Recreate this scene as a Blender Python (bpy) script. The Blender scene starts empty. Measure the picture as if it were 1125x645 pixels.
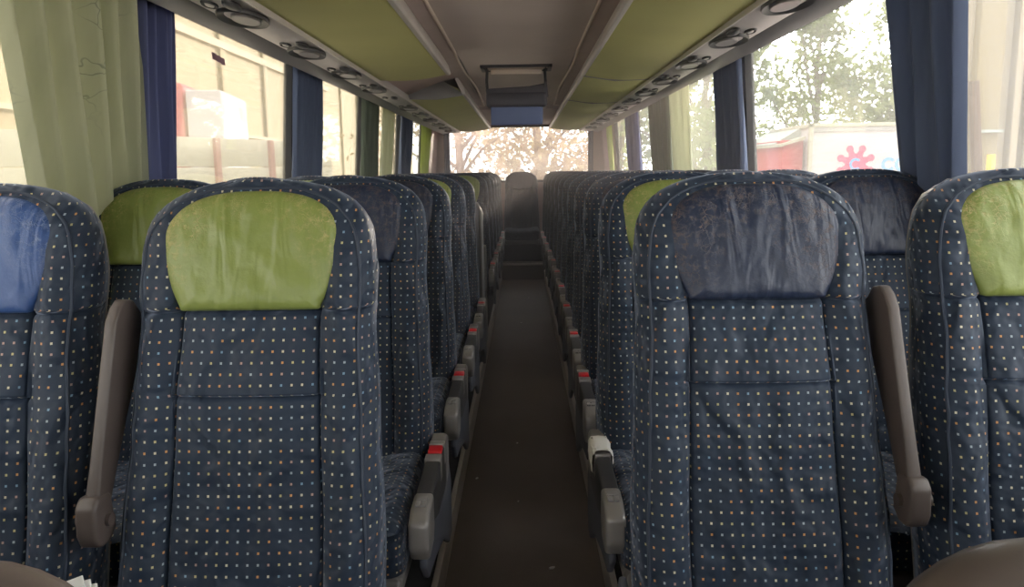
import bpy, bmesh, math, random
from math import sin, cos, pi, radians as R, exp, sqrt, atan2
from mathutils import Vector, Matrix
random.seed(7)
sc = bpy.context.scene
COL = sc.collection
XC = -0.03          # centre line of the coach
CZ = 1.38           # eye height over the aisle floor
PZ = 0.12           # seat platform height

# ------------------------------------------------------------------ helpers
def tag(o, label=None, cat=None, group=None, kind=None):
    if label: o['label'] = label
    if cat: o['category'] = cat
    if group: o['group'] = group
    if kind: o['kind'] = kind
    return o

def empty(name, loc, label, cat, group=None, rz=0.0):
    o = bpy.data.objects.new(name, None)
    o.empty_display_size = 0.1
    COL.objects.link(o)
    o.location = loc
    o.rotation_euler = (0, 0, rz)
    return tag(o, label, cat, group)

def link(name, me, mat=None, parent=None, loc=None):
    if mat is not None and len(me.materials) == 0:
        me.materials.append(mat)
    o = bpy.data.objects.new(name, me)
    COL.objects.link(o)
    if parent: o.parent = parent
    if loc: o.location = loc
    return o

def mesh_of(bm, name='m', smooth=True, angle=40, uvbox=False):
    me = bpy.data.meshes.new(name)
    bmesh.ops.recalc_face_normals(bm, faces=bm.faces[:])
    if uvbox:
        uvl = bm.loops.layers.uv.verify()
        for f in bm.faces:
            n = f.normal
            ax = max(range(3), key=lambda i: abs(n[i]))
            for l in f.loops:
                c = l.vert.co
                l[uvl].uv = (c.y, c.z) if ax == 0 else ((c.x, c.z) if ax == 1 else (c.x, c.y))
    for f in bm.faces: f.smooth = smooth
    bm.to_mesh(me); bm.free()
    if smooth:
        try: me.set_sharp_from_angle(angle=R(angle))
        except Exception: pass
    return me

def a_box(bm, x0, x1, y0, y1, z0, z1, bev=0.0, seg=3, M=None, cuts=0):
    b = bmesh.new()
    bmesh.ops.create_cube(b, size=1)
    for v in b.verts:
        v.co = Vector(((x0+x1)/2 + v.co.x*(x1-x0), (y0+y1)/2 + v.co.y*(y1-y0), (z0+z1)/2 + v.co.z*(z1-z0)))
    if cuts:
        bmesh.ops.subdivide_edges(b, edges=b.edges[:], cuts=cuts, use_grid_fill=True)
    if bev > 0:
        es = b.edges[:] if not cuts else [e for e in b.edges if len(e.link_faces) == 2 and e.calc_face_angle(0) > 0.5]
        bmesh.ops.bevel(b, geom=es, offset=bev, segments=seg, profile=0.5, affect='EDGES')
    if M: b.transform(M)
    join(bm, b)

def join(bm, b):
    me = bpy.data.meshes.new('tmp'); b.to_mesh(me); b.free()
    bm.from_mesh(me); bpy.data.meshes.remove(me)

def a_prism(bm, pts, ax, a0, a1, bev=0.0, seg=2):
    """extrude a 2D outline; ax 0: pts are (y,z) along x; ax 1: pts (x,z) along y; ax 2: pts (x,y) along z"""
    b = bmesh.new()
    def P(p, a):
        return (a, p[0], p[1]) if ax == 0 else ((p[0], a, p[1]) if ax == 1 else (p[0], p[1], a))
    v0 = [b.verts.new(P(p, a0)) for p in pts]
    v1 = [b.verts.new(P(p, a1)) for p in pts]
    n = len(pts)
    b.faces.new(v0); b.faces.new(v1[::-1])
    for i in range(n):
        b.faces.new((v0[i], v1[i], v1[(i+1) % n], v0[(i+1) % n]))
    bmesh.ops.recalc_face_normals(b, faces=b.faces[:])
    if bev > 0:
        es = [e for e in b.edges if len(e.link_faces) == 2 and e.calc_face_angle(0) > 0.6]
        bmesh.ops.bevel(b, geom=es, offset=bev, segments=seg, profile=0.5, affect='EDGES')
    join(bm, b)

def a_tube(bm, pts, r, seg=8, cap=True, closed=False):
    pts = [Vector(p) for p in pts]
    n = len(pts); rings = []
    prev = None
    for i, p in enumerate(pts):
        if closed: t = pts[(i+1) % n] - pts[i-1]
        else: t = pts[min(i+1, n-1)] - pts[max(i-1, 0)]
        t.normalize()
        if prev is None:
            a = Vector((0, 0, 1)) if abs(t.z) < 0.9 else Vector((1, 0, 0))
            u = t.cross(a).normalized()
        else:
            u = (prev - t*prev.dot(t)).normalized()
        prev = u
        w = t.cross(u)
        rr = r[i] if isinstance(r, (list, tuple)) else r
        rings.append([bm.verts.new(p + (u*cos(2*pi*k/seg) + w*sin(2*pi*k/seg))*rr) for k in range(seg)])
    m = n if closed else n-1
    for i in range(m):
        a, b = rings[i], rings[(i+1) % n]
        for k in range(seg):
            bm.faces.new((a[k], a[(k+1) % seg], b[(k+1) % seg], b[k]))
    if cap and not closed:
        bm.faces.new(rings[0][::-1]); bm.faces.new(rings[-1])

def a_ellipse_disc(bm, c, ux, uy, nrm, rx, ry, h, seg=32, prof=((1, 0), (.97, 1), (0, 1))):
    """lathe-like elliptic relief; prof is list of (radius factor, height factor) ending at centre"""
    c = Vector(c); rings = []
    for (f, g) in prof:
        if f == 0:
            rings.append([bm.verts.new(c + nrm*h*g)])
        else:
            rings.append([bm.verts.new(c + ux*rx*f*cos(2*pi*k/seg) + uy*ry*f*sin(2*pi*k/seg) + nrm*h*g) for k in range(seg)])
    for a, b in zip(rings, rings[1:]):
        for k in range(seg):
            if len(b) == 1: bm.faces.new((a[k], a[(k+1) % seg], b[0]))
            else: bm.faces.new((a[k], a[(k+1) % seg], b[(k+1) % seg], b[k]))

def box_obj(name, mat, dims, bev=0.0, parent=None, seg=2, **kw):
    bm = bmesh.new(); a_box(bm, *dims, bev=bev, seg=seg)
    return link(name, mesh_of(bm, name, **kw), mat, parent)

# ------------------------------------------------------------------ materials
class NT:
    def __init__(s, name):
        s.m = bpy.data.materials.new(name); s.m.use_nodes = True
        s.t = s.m.node_tree; s.t.nodes.clear()
        s.out = s.n('ShaderNodeOutputMaterial')
    def n(s, typ, **kw):
        x = s.t.nodes.new(typ)
        for k, v in kw.items():
            if k == 'ins':
                for a, b in v.items():
                    if hasattr(b, 'is_output') or isinstance(b, bpy.types.NodeSocket): s.t.links.new(b, x.inputs[a])
                    else: x.inputs[a].default_value = b
            else: setattr(x, k, v)
        return x
    def math(s, op, a, b=0.0, c=0.0):
        return s.n('ShaderNodeMath', operation=op, ins={0: a, 1: b, 2: c}).outputs[0]
    def mix(s, f, a, b):
        x = s.n('ShaderNodeMix', data_type='RGBA')
        for i, v in ((0, f), (6, a), (7, b)):
            if isinstance(v, bpy.types.NodeSocket): s.t.links.new(v, x.inputs[i])
            else: x.inputs[i].default_value = v
        return x.outputs[2]
    def noise(s, scale, detail=3, vec=None, rough=.5, dist=0):
        x = s.n('ShaderNodeTexNoise', ins={'Scale': scale, 'Detail': detail, 'Roughness': rough, 'Distortion': dist})
        s.t.links.new(vec if vec is not None else s.obj, x.inputs['Vector'])
        return x.outputs[0]
    @property
    def obj(s):
        if not hasattr(s, '_o'): s._o = s.n('ShaderNodeTexCoord')
        return s._o.outputs['Object']
    @property
    def uv(s):
        s.obj
        return s._o.outputs['UV']
    def ramp(s, f, stops, const=False):
        x = s.n('ShaderNodeValToRGB'); s.t.links.new(f, x.inputs[0])
        e = x.color_ramp.elements
        while len(e) < len(stops): e.new(0.5)
        for i, (p, c) in enumerate(stops):
            e[i].position = p; e[i].color = c if len(c) == 4 else (*c, 1)
        if const: x.color_ramp.interpolation = 'CONSTANT'
        return x.outputs[0]
    def bump(s, h, st=.3, d=.002):
        return s.n('ShaderNodeBump', ins={'Height': h, 'Strength': st, 'Distance': d}).outputs[0]
    def bsdf(s, **kw):
        x = s.n('ShaderNodeBsdfPrincipled')
        for k, v in kw.items():
            k = k.replace('_', ' ')
            if isinstance(v, bpy.types.NodeSocket): s.t.links.new(v, x.inputs[k])
            else: x.inputs[k].default_value = v
        return x
    def done(s, sh):
        s.t.links.new(sh if isinstance(sh, bpy.types.NodeSocket) else sh.outputs[0], s.out.inputs[0])
        return s.m

def C4(r, g, b): return (r, g, b, 1)

def plain(name, col, rough=.5, metal=0.0, var=.12, scale=6, bump=0.0, bscale=60, spec=.5):
    t = NT(name)
    n = t.noise(scale, 4)
    c = t.mix(n, C4(*[max(0, v*(1-var)) for v in col]), C4(*[min(1, v*(1+var)) for v in col]))
    kw = dict(Base_Color=c, Roughness=rough, Metallic=metal)
    if bump: kw['Normal'] = t.bump(t.noise(bscale, 3), bump)
    b = t.bsdf(**kw); b.inputs['Specular IOR Level'].default_value = spec
    return t.done(b)

def fabric_mat():
    t = NT('dotted_velour')
    sep = t.n('ShaderNodeSeparateXYZ', ins={0: t.uv})
    S = 1/.0185
    u = t.math('MULTIPLY', sep.outputs[0], S); v = t.math('MULTIPLY', sep.outputs[1], S*.97)
    fu = t.math('FRACT', t.math('ADD', u, 100)); fv = t.math('FRACT', t.math('ADD', v, 100))
    du = t.math('ABSOLUTE', t.math('SUBTRACT', fu, .5)); dv = t.math('ABSOLUTE', t.math('SUBTRACT', fv, .5))
    mask = t.math('LESS_THAN', t.math('MAXIMUM', du, dv), .105)
    cell = t.n('ShaderNodeCombineXYZ', ins={0: t.math('FLOOR', t.math('ADD', u, 100)), 1: t.math('FLOOR', t.math('ADD', v, 100))})
    wn = t.n('ShaderNodeTexWhiteNoise', noise_dimensions='2D'); t.t.links.new(cell.outputs[0], wn.inputs['Vector'])
    dots = t.ramp(wn.outputs[0], [(0, (.75, .68, .48)), (.25, (.72, .34, .10)), (.45, (.40, .47, .52)), (.62, (.62, .54, .24)), (.80, (.50, .32, .26)), (.93, (.22, .36, .50))], True)
    n1 = t.noise(3.5, 5, t.uv, .6)
    n2 = t.noise(40, 3, t.uv)
    base = t.mix(n1, C4(.005, .013, .030), C4(.013, .028, .056))
    base = t.mix(t.math('MULTIPLY', n2, .35), base, C4(.035, .048, .075))
    c = t.mix(t.math('MULTIPLY', mask, .70), base, dots)
    # soft creases in the loose cover
    wv = t.n('ShaderNodeTexWave', ins={'Scale': 2.6, 'Distortion': 14.0, 'Detail': 4.0, 'Detail Scale': 1.6}); t.t.links.new(t.uv, wv.inputs[0])
    h = t.math('ADD', t.math('MULTIPLY', wv.outputs['Fac'], .5), t.math('MULTIPLY', t.noise(9, 3, t.uv), .8))
    nb = t.bump(h, .8, .020)
    b = t.bsdf(Base_Color=c, Roughness=.62, Normal=nb)
    b.inputs['Sheen Weight'].default_value = .42; b.inputs['Sheen Roughness'].default_value = .45
    b.inputs['Sheen Tint'].default_value = (.62, .72, .95, 1)
    b.inputs['Specular IOR Level'].default_value = .35
    return t.done(b)

def band_mat():
    return None

def leather_mat(name, c1, c2, wear, rough=.38, amount=1.0, w0=.95, w1=1.65):
    t = NT(name)
    sep = t.n('ShaderNodeSeparateXYZ', ins={0: t.uv})
    ax = t.math('ABSOLUTE', sep.outputs[0])
    # wear sits where heads rub: upper corners of the pad (uv in metres, v = height over platform)
    reg = t.math('ADD', t.math('MULTIPLY', ax, 5.0), t.math('MULTIPLY', t.math('SUBTRACT', sep.outputs[1], 1.10), 4.5))
    reg = t.math('ADD', reg, t.math('MULTIPLY', t.noise(9, 4, t.uv), 1.1))
    regm = t.n('ShaderNodeMapRange', ins={0: reg, 1: w0, 2: w1}).outputs[0]
    vo = t.n('ShaderNodeTexVoronoi', feature='DISTANCE_TO_EDGE', ins={'Scale': 75.0})
    wv = t.n('ShaderNodeVectorMath', operation='ADD', ins={0: t.uv})
    nz = t.n('ShaderNodeTexNoise', ins={'Scale': 22.0, 'Detail': 4.0}); t.t.links.new(t.uv, nz.inputs['Vector'])
    sc_ = t.n('ShaderNodeVectorMath', operation='SCALE', ins={0: nz.outputs[1], 'Scale': .05})
    t.t.links.new(sc_.outputs[0], wv.inputs[1]); t.t.links.new(wv.outputs[0], vo.inputs['Vector'])
    crack = t.n('ShaderNodeMapRange', ins={0: vo.outputs[0], 1: .035, 2: .0}).outputs[0]
    fine = t.n('ShaderNodeMapRange', ins={0: t.noise(70, 5, t.uv, .7), 1: .50, 2: .72}).outputs[0]
    brk = t.n('ShaderNodeMapRange', ins={0: t.noise(26, 3, t.uv), 1: .46, 2: .62}).outputs[0]
    w = t.math('MULTIPLY', t.math('MAXIMUM', t.math('MULTIPLY', crack, brk), t.math('MULTIPLY', fine, .8)), regm)
    w = t.math('MULTIPLY', w, amount)
    base = t.mix(t.noise(7, 4, t.uv), C4(*c1), C4(*c2))
    c = t.mix(w, base, C4(*wear))
    mus = t.n('ShaderNodeMapping', ins={'Scale': (14, 3.0, 1), 'Rotation': (0, 0, .25)}); t.t.links.new(t.uv, mus.inputs[0])
    folds = t.noise(1.1, 2, mus.outputs[0], .5, 1.2)
    h = t.math('ADD', folds, t.math('MULTIPLY', t.noise(60, 4, t.uv), .12))
    h = t.math('SUBTRACT', h, t.math('MULTIPLY', w, .12))
    b = t.bsdf(Base_Color=c, Roughness=t.math('ADD', t.math('MULTIPLY', w, .3), rough), Normal=t.bump(h, .6, .020))
    return t.done(b)

def carpet_mat():
    t = NT('aisle_carpet')
    n1 = t.noise(2.2, 6, rough=.65); n2 = t.noise(160, 2)
    c = t.mix(n1, C4(.13, .107, .098), C4(.25, .21, .19))
    c = t.mix(t.math('MULTIPLY', n2, .45), c, C4(.15, .13, .12))
    st = t.n('ShaderNodeMapRange', ins={0: t.noise(9, 5, rough=.7), 1: .62, 2: .74}).outputs[0]
    c = t.mix(t.math('MULTIPLY', st, .35), c, C4(.19, .17, .155))
    return t.done(t.bsdf(Base_Color=c, Roughness=.6, Normal=t.bump(n2, .35, .003)))

def curtain_mat(name, c1, c2, trans=.35, pattern=False, rough=.8):
    t = NT(name)
    mp = t.n('ShaderNodeMapping', ins={'Scale': (1, 18, 1.2)}); t.t.links.new(t.obj, mp.inputs[0])
    c = t.mix(t.noise(2.0, 4, mp.outputs[0]), C4(*c1), C4(*c2))
    if pattern:
        vo = t.n('ShaderNodeTexVoronoi', feature='DISTANCE_TO_EDGE', ins={'Scale': 13.0})
        dz = t.n('ShaderNodeTexNoise', ins={'Scale': 6.0, 'Detail': 3.0}); t.t.links.new(t.obj, dz.inputs[0])
        sv = t.n('ShaderNodeVectorMath', operation='SCALE', ins={0: dz.outputs[1], 'Scale': .25})
        av = t.n('ShaderNodeVectorMath', operation='ADD', ins={0: t.obj, 1: sv.outputs[0]}); t.t.links.new(av.outputs[0], vo.inputs['Vector'])
        ln = t.n('ShaderNodeMapRange', ins={0: vo.outputs[0], 1: .03, 2: .012}).outputs[0]
        ms = t.n('ShaderNodeMapRange', ins={0: t.noise(3.0, 2), 1: .5, 2: .6}).outputs[0]
        c = t.mix(t.math('MULTIPLY', t.math('MULTIPLY', ln, ms), .55), c, C4(c1[0]*.35, c1[1]*.38, c1[2]*.5))
    d = t.n('ShaderNodeBsdfPrincipled', ins={'Base Color': c, 'Roughness': rough})
    d.inputs['Sheen Weight'].default_value = .25
    tr = t.n('ShaderNodeBsdfTranslucent', ins={'Color': c})
    mx = t.n('ShaderNodeMixShader', ins={0: trans, 1: d.outputs[0], 2: tr.outputs[0]})
    return t.done(mx)

def glass_mat(name, dust_haze=.12, tint=(.97, .97, .95), dcol=(.85, .83, .75), refl=.08):
    """dusty coach glazing: mostly clear, a pale film that also paints in glare and haze, a weak reflection"""
    t = NT(name)
    tr = t.n('ShaderNodeBsdfTransparent', ins={'Color': C4(*tint)})
    df = t.n('ShaderNodeBsdfDiffuse', ins={'Color': C4(*dcol)})
    tl = t.n('ShaderNodeBsdfTranslucent', ins={'Color': C4(*dcol)})
    du = t.n('ShaderNodeMixShader', ins={0: .6, 1: df.outputs[0], 2: tl.outputs[0]})  # film colour also paints veiling glare onto the panes
    f = t.n('ShaderNodeMapRange', ins={0: t.noise(1.6, 5, rough=.6), 1: .3, 2: .7, 3: dust_haze*.75, 4: dust_haze*1.3}).outputs[0]
    a = t.n('ShaderNodeMixShader', ins={0: f, 1: tr.outputs[0], 2: du.outputs[0]})
    gl = t.n('ShaderNodeBsdfGlossy', ins={'Color': C4(1, 1, 1), 'Roughness': .03})
    lw = t.n('ShaderNodeFresnel', ins={'IOR': 1.45})
    k = t.math('MULTIPLY', lw.outputs[0], refl*4)
    b = t.n('ShaderNodeMixShader', ins={0: k, 1: a.outputs[0], 2: gl.outputs[0]})
    return t.done(b)

M = {}
M['fabric'] = fabric_mat()
M['green_leather'] = leather_mat('green_leather', (.175, .225, .055), (.24, .285, .08), (.55, .42, .20), .36)
M['navy_leather'] = leather_mat('navy_leather', (.014, .022, .050), (.022, .034, .070), (.15, .105, .085), .40, 1.0, .60, 1.3)
M['blue_leather'] = leather_mat('blue_leather', (.025, .065, .20), (.04, .09, .25), (.26, .30, .40), .36, .7)
M['piping'] = plain('piping_cord', (.022, .034, .06), .6)
M['plastic_brown'] = plain('armrest_plastic', (.085, .068, .063), .42, bump=.08, bscale=200)
M['plastic_grey'] = plain('grey_plastic', (.30, .29, .29), .45)
M['plastic_dark'] = plain('dark_plastic', (.045, .045, .05), .45)
M['plastic_mid'] = plain('mid_grey_plastic', (.20, .19, .19), .38)
M['plastic_side'] = plain('blue_grey_plastic', (.10, .11, .14), .45)
M['silver'] = plain('silver_plastic', (.30, .285, .28), .32, .3)
M['red'] = plain('red_plastic', (.70, .02, .03), .3)
M['carpet'] = carpet_mat()
M['platform'] = plain('platform_covering', (.035, .035, .04), .8, var=.4, scale=20)
M['alu'] = plain('aluminium_trim', (.55, .50, .45), .45, .3)
M['wall'] = plain('wall_lining', (.34, .29, .26), .8, var=.1, scale=3, bump=.2, bscale=120)
M['wall_pink'] = plain('rear_wall_lining', (.42, .31, .29), .75, var=.1)
M['pillar'] = plain('pillar_trim', (.10, .10, .11), .6)
M['ceil'] = plain('ceiling_lining', (.60, .51, .47), .85, var=.12, scale=2.5, bump=.2, bscale=150)
M['ceil_side'] = plain('ceiling_side_lining', (.40, .33, .31), .8)
M['cream_trim'] = plain('cream_trim', (.62, .52, .44), .5)
M['bin_green'] = plain('bin_green_cloth', (.50, .485, .20), .75, var=.14, scale=2.2, bump=.2, bscale=140)
M['rail'] = plain('bin_rail', (.62, .57, .54), .4, .2)
M['psu'] = plain('service_panel_plastic', (.56, .52, .51), .42)
M['psu_dark'] = plain('service_dark', (.06, .06, .062), .45)
M['psu_lid'] = plain('service_lid', (.30, .28, .275), .35)
M['lamp_lens'] = plain('lamp_lens', (.8, .78, .74), .2)
M['cur_green'] = curtain_mat('curtain_green', (.44, .46, .31), (.60, .61, .45), .45, True)
M['cur_lime'] = curtain_mat('curtain_lime', (.50, .58, .10), (.62, .68, .22), .5)
M['cur_blue'] = curtain_mat('curtain_blue', (.12, .14, .30), (.18, .21, .40), .35)
M['cur_navy'] = curtain_mat('curtain_navy', (.09, .12, .21), (.14, .18, .29), .25)
M['cur_teal'] = curtain_mat('curtain_teal', (.13, .17, .14), (.24, .28, .17), .3)
M['cur_sheer'] = curtain_mat('curtain_sheer', (.62, .64, .50), (.75, .76, .62), .55)
M['glass_l'] = glass_mat('window_glass_left', .20, dcol=(.86, .80, .62), refl=.10)
M['glass_r'] = glass_mat('window_glass_right', .13)
M['glass_b'] = glass_mat('window_glass_rear', .20, dcol=(.95, .76, .70))  # pink film paints backlit glare into the rear glass
M['glass_f'] = glass_mat('window_glass_front', .03)
M['rubber'] = plain('window_rubber', (.02, .02, .022), .7)
M['screen'] = plain('screen_back', (.09, .13, .30), .3)
M['screen_house'] = plain('screen_housing', (.06, .055, .07), .5)
M['white'] = plain('white_paper', (.8, .8, .78), .6)

# ------------------------------------------------------------------ seat geometry (local: x across, y 0 at pad front and minus to the camera, z from the platform)
TOP = 1.372 - PZ
ZB = .56 - PZ
def lerp(tab, z):
    if z <= tab[0][0]: return tab[0][1]
    for (a, va), (b, vb) in zip(tab, tab[1:]):
        if z <= b:
            t = (z-a)/(b-a); t = t*t*(3-2*t)
            return va + (vb-va)*t
    return tab[-1][1]
WT = [(ZB, .240), (.70-PZ, .241), (.95-PZ, .229), (1.10-PZ, .220), (1.20-PZ, .224), (1.26-PZ, .219)]
def halfw(z):
    w = lerp(WT, z)
    zs = 1.235-PZ
    if z > zs:
        k = min(1, (z-zs)/(TOP-zs))
        w *= max(0.0, 1-k**2.6)**(1/2.3)
    return w
def thick(z):
    t = lerp([(ZB, .15), (.9-PZ, .135), (1.15-PZ, .12), (TOP, .085)], z)
    k = max(0, (z-(TOP-.05))/.05)
    return t*sqrt(max(.0, 1-k*k*.93))
def yfront(z):
    return -(TOP-.08-z)*.285 + (.0 if z < TOP-.12 else (z-(TOP-.12))**2*1.2)
NEXP = 3.6
SEAM = .575
def surf(s, z, detail=True):
    """front surface; s in -1..1 across"""
    w = halfw(z); t = thick(z)
    y = yfront(z) + t/2 - (t/2)*max(0, 1-abs(s)**NEXP)**(1/NEXP)
    a = abs(s)
    fade = min(1, max(0, (TOP-.02-z)/.10))
    if detail:
        if a > SEAM:
            y -= .026*sin(pi*min(1, (a-SEAM)/(1-SEAM)))**.8*fade
        y += .010*exp(-((a-SEAM)/.016)**2)*fade*(1 if z < 1.14-PZ else 0)
        y += .008*exp(-((z-(1.132-PZ))/.004)**2)
        if a < SEAM+.02: 
            y += .008*exp(-((z-(.985-PZ))/.004)**2)
            y -= .006*(1-(a/SEAM)**2)
            if .985-PZ < z < 1.132-PZ: y -= .014*(1-(z-.985+PZ)/.147)+.002
            elif z <= .985-PZ: y -= .010*exp(-((.985-PZ-z)/.12)**2)
        y += .0022*sin(z*70+s*9)*sin(s*13+z*17)*max(0, a-.45)*2
        y += .0030*sin(z*52+a*15+sin(z*23)*1.5)*max(0, a-.6)*2*fade
    return Vector((w*s, y, z))

def backrest_mesh():
    bm = bmesh.new(); uvl = bm.loops.layers.uv.verify()
    zs = []
    z = ZB
    while z < TOP-.045:
        zs.append(z); z += .016
    zs += [TOP-.045, TOP-.034, TOP-.024, TOP-.016, TOP-.010, TOP-.005, TOP-.002, TOP-.0004]
    for c in (1.132-PZ, .985-PZ):
        zs += [c-.008, c-.004, c, c+.004, c+.008]
    zs = sorted(set(round(q, 5) for q in zs))
    fr = [0, .12, .25, .38, .48, .54, .56, SEAM, .59, .61, .66, .72, .78, .84, .89, .93, .96, .98, .993, 1.0]
    S = [-q for q in fr[::-1]] + fr[1:]
    back = [.97, .9, .75, .5, .2, -.2, -.5, -.75, -.9, -.97]
    rows = []
    for z in zs:
        t = thick(z); w = halfw(z); yc = yfront(z) + t/2
        ring = [surf(s, z) for s in S]
        ring += [Vector((w*s, yc + (t/2)*max(0, 1-abs(s)**NEXP)**(1/NEXP), z)) for s in back]
        us = []; u = 0
        for i, p in enumerate(ring):
            if i: u += (ring[i].xy - ring[i-1].xy).length
            us.append(u)
        um = us[len(fr)-1]
        us = [q-um for q in us]
        rows.append(([bm.verts.new(p) for p in ring], us, z))
    n = len(rows[0][0])
    for (a, ua, za), (b, ub, zb) in zip(rows, rows[1:]):
        for k in range(n):
            k2 = (k+1) % n
            f = bm.faces.new((a[k], a[k2], b[k2], b[k]))
            wa = [(ua[k], za), (ua[k2] if k2 else ua[k]+.02, za), (ub[k2] if k2 else ub[k]+.02, zb), (ub[k], zb)]
            for l, q in zip(f.loops, wa): l[uvl].uv = q
    bm.faces.new(rows[0][0][::-1]); bm.faces.new(rows[-1][0])
    return mesh_of(bm, 'backrest', angle=60)

def front_pt(x, z, off=0.0):
    w = max(halfw(z), 1e-4)
    p = surf(max(-1, min(1, x/w)), z, True); p.x = x; p.y -= off
    return p

def piping_mesh():
    bm = bmesh.new()
    # cord running round the face just inside the silhouette
    pts = []
    N = 40
    zs = [ZB+.02 + (TOP-.02-ZB-.02)*i/N for i in range(N+1)]
    zs = [z for z in zs if z < TOP-.06] + [TOP-.05, TOP-.038, TOP-.028, TOP-.021, TOP-.017]
    L = []
    for z in zs:
        zz = min(TOP, z+.012)
        w = halfw(zz)
        f = .90 if z < TOP-.06 else .90
        L.append((w*f, z))
    for sgn in (-1,):
        pts += [front_pt(-x, z, .001) for x, z in L]
    x0 = L[-1][0]
    for q in (.75, .5, .25, 0, -.25, -.5, -.75):
        pts.append(front_pt(-x0*q, TOP-.0165, .001))
    pts += [front_pt(x, z, .001) for x, z in L[::-1]]
    a_tube(bm, pts, .0032, 6)
    return mesh_of(bm, 'piping')

def pad_outline(n=72):
    # half outline from bottom centre to the top centre
    zb = 1.136-PZ; zt = TOP-.022
    ctrl = [(0, zb), (.08, zb), (.122, zb), (.130, zb+.008), (.146, zb+.040), (.164, zb+.085), (.169, zb+.120), (.160, zb+.153), (.136, zb+.182), (.098, zb+.202), (.05, zt-.002), (0, zt)]
    half = []
    for i in range(len(ctrl)-1):
        p0 = ctrl[max(0, i-1)]; p1 = ctrl[i]; p2 = ctrl[i+1]; p3 = ctrl[min(len(ctrl)-1, i+2)]
        for k in range(4):
            t = k/4
            q = [0.5*((2*p1[j]) + (-p0[j]+p2[j])*t + (2*p0[j]-5*p1[j]+4*p2[j]-p3[j])*t*t + (-p0[j]+3*p1[j]-3*p2[j]+p3[j])*t**3) for j in (0, 1)]
            if i < 2: q[1] = zb
            half.append(q)
    half.append(list(ctrl[-1]))
    right = half
    left = [[-x, z] for x, z in half[1:-1]][::-1]
    return right + left

def pad_mesh():
    bm = bmesh.new(); uvl = bm.loops.layers.uv.verify()
    out = pad_outline(); cx, cz = 0, 1.25-PZ
    rad = [1.0, 1.0, .985, .96, .92, .86, .78, .68, .56, .42, .26, .12]
    dep = [-.010, .001, .006, .0095, .013, .016, .018, .0195, .020, .0205, .021, .021]
    rings = []
    for r, d in zip(rad, dep):
        ring = []
        for (x, z) in out:
            px = cx+(x-cx)*r; pz = cz+(z-cz)*r
            w = max(halfw(pz), 1e-4)
            base = surf(max(-1, min(1, px/w)), pz, False).y
            # creases gathered towards the bottom seam
            low = max(0, min(1, (1.24-PZ-pz)/.09)) * (1-r**6)
            cr = .0022*sin(px*115+sin(pz*30)*2)*low + .0015*sin(px*60+pz*85)*(1-r**4)
            ring.append(bm.verts.new((px, base-d-.008-cr, pz)))
        rings.append(ring)
    c = bm.verts.new((cx, surf(0, cz, False).y-.029, cz))
    n = len(out)
    for a, b in zip(rings, rings[1:]):
        for k in range(n): bm.faces.new((a[k], a[(k+1) % n], b[(k+1) % n], b[k]))
    for k in range(n): bm.faces.new((rings[-1][k], rings[-1][(k+1) % n], c))
    for f in bm.faces:
        for l in f.loops: l[uvl].uv = (l.vert.co.x, l.vert.co.z+PZ-.12)
    return mesh_of(bm, 'headrest_pad', angle=70)

def shell_mesh():
    bm = bmesh.new()
    zs = [ZB+.0+(TOP-.02-ZB)*i/26 for i in range(27)]
    rings = []
    for z in zs:
        t = thick(z); w = halfw(z)*.95; yc = yfront(z)+t*.62
        w = min(w, .236)
        ring = []
        for k in range(28):
            a = 2*pi*k/28
            c, s = cos(a), sin(a)
            ring.append(bm.verts.new((w*math.copysign(abs(c)**.45, c), yc + t*.52*math.copysign(abs(s)**.6, s)+.012, z)))
        rings.append(ring)
    for a, b in zip(rings, rings[1:]):
        for k in range(28): bm.faces.new((a[k], a[(k+1) % 28], b[(k+1) % 28], b[k]))
    bm.faces.new(rings[0][::-1]); bm.faces.new(rings[-1])
    return mesh_of(bm, 'back_shell')

CT = .615-PZ      # cushion top
def cushion_mesh():
    bm = bmesh.new()
    a_box(bm, -.226, .226, -.62, -.10, CT-.13, CT, bev=.04, seg=4, cuts=7)
    for v in bm.verts:
        x, y, z = v.co
        if z > CT-.05:
            v.co.z += .018*max(0, min(1, (abs(x)-.10)/.08)) - .02*max(0, (-.42-y)/.2)**2 + .004*sin(y*30+x*11)
            v.co.z -= .008*exp(-((abs(x)-.13)/.012)**2)
        if y < -.5: v.co.z -= .0
    return mesh_of(bm, 'cushion', angle=70, uvbox=True)

def base_mesh():
    bm = bmesh.new()
    a_box(bm, -.222, .222, -.585, -.16, CT-.165, CT-.130, bev=.008)
    a_box(bm, -.215, .215, -.60, -.56, CT-.18, CT-.135, bev=.008)
    return mesh_of(bm, 'seat_frame')
def leg_mesh():
    bm = bmesh.new()
    a_prism(bm, [(-.52, CT-.16), (-.22, CT-.16), (-.20, .02), (-.14, 0), (-.50, 0), (-.44, .02)], 0, -.018, .018, bev=.004)
    return mesh_of(bm, 'leg')

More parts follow.
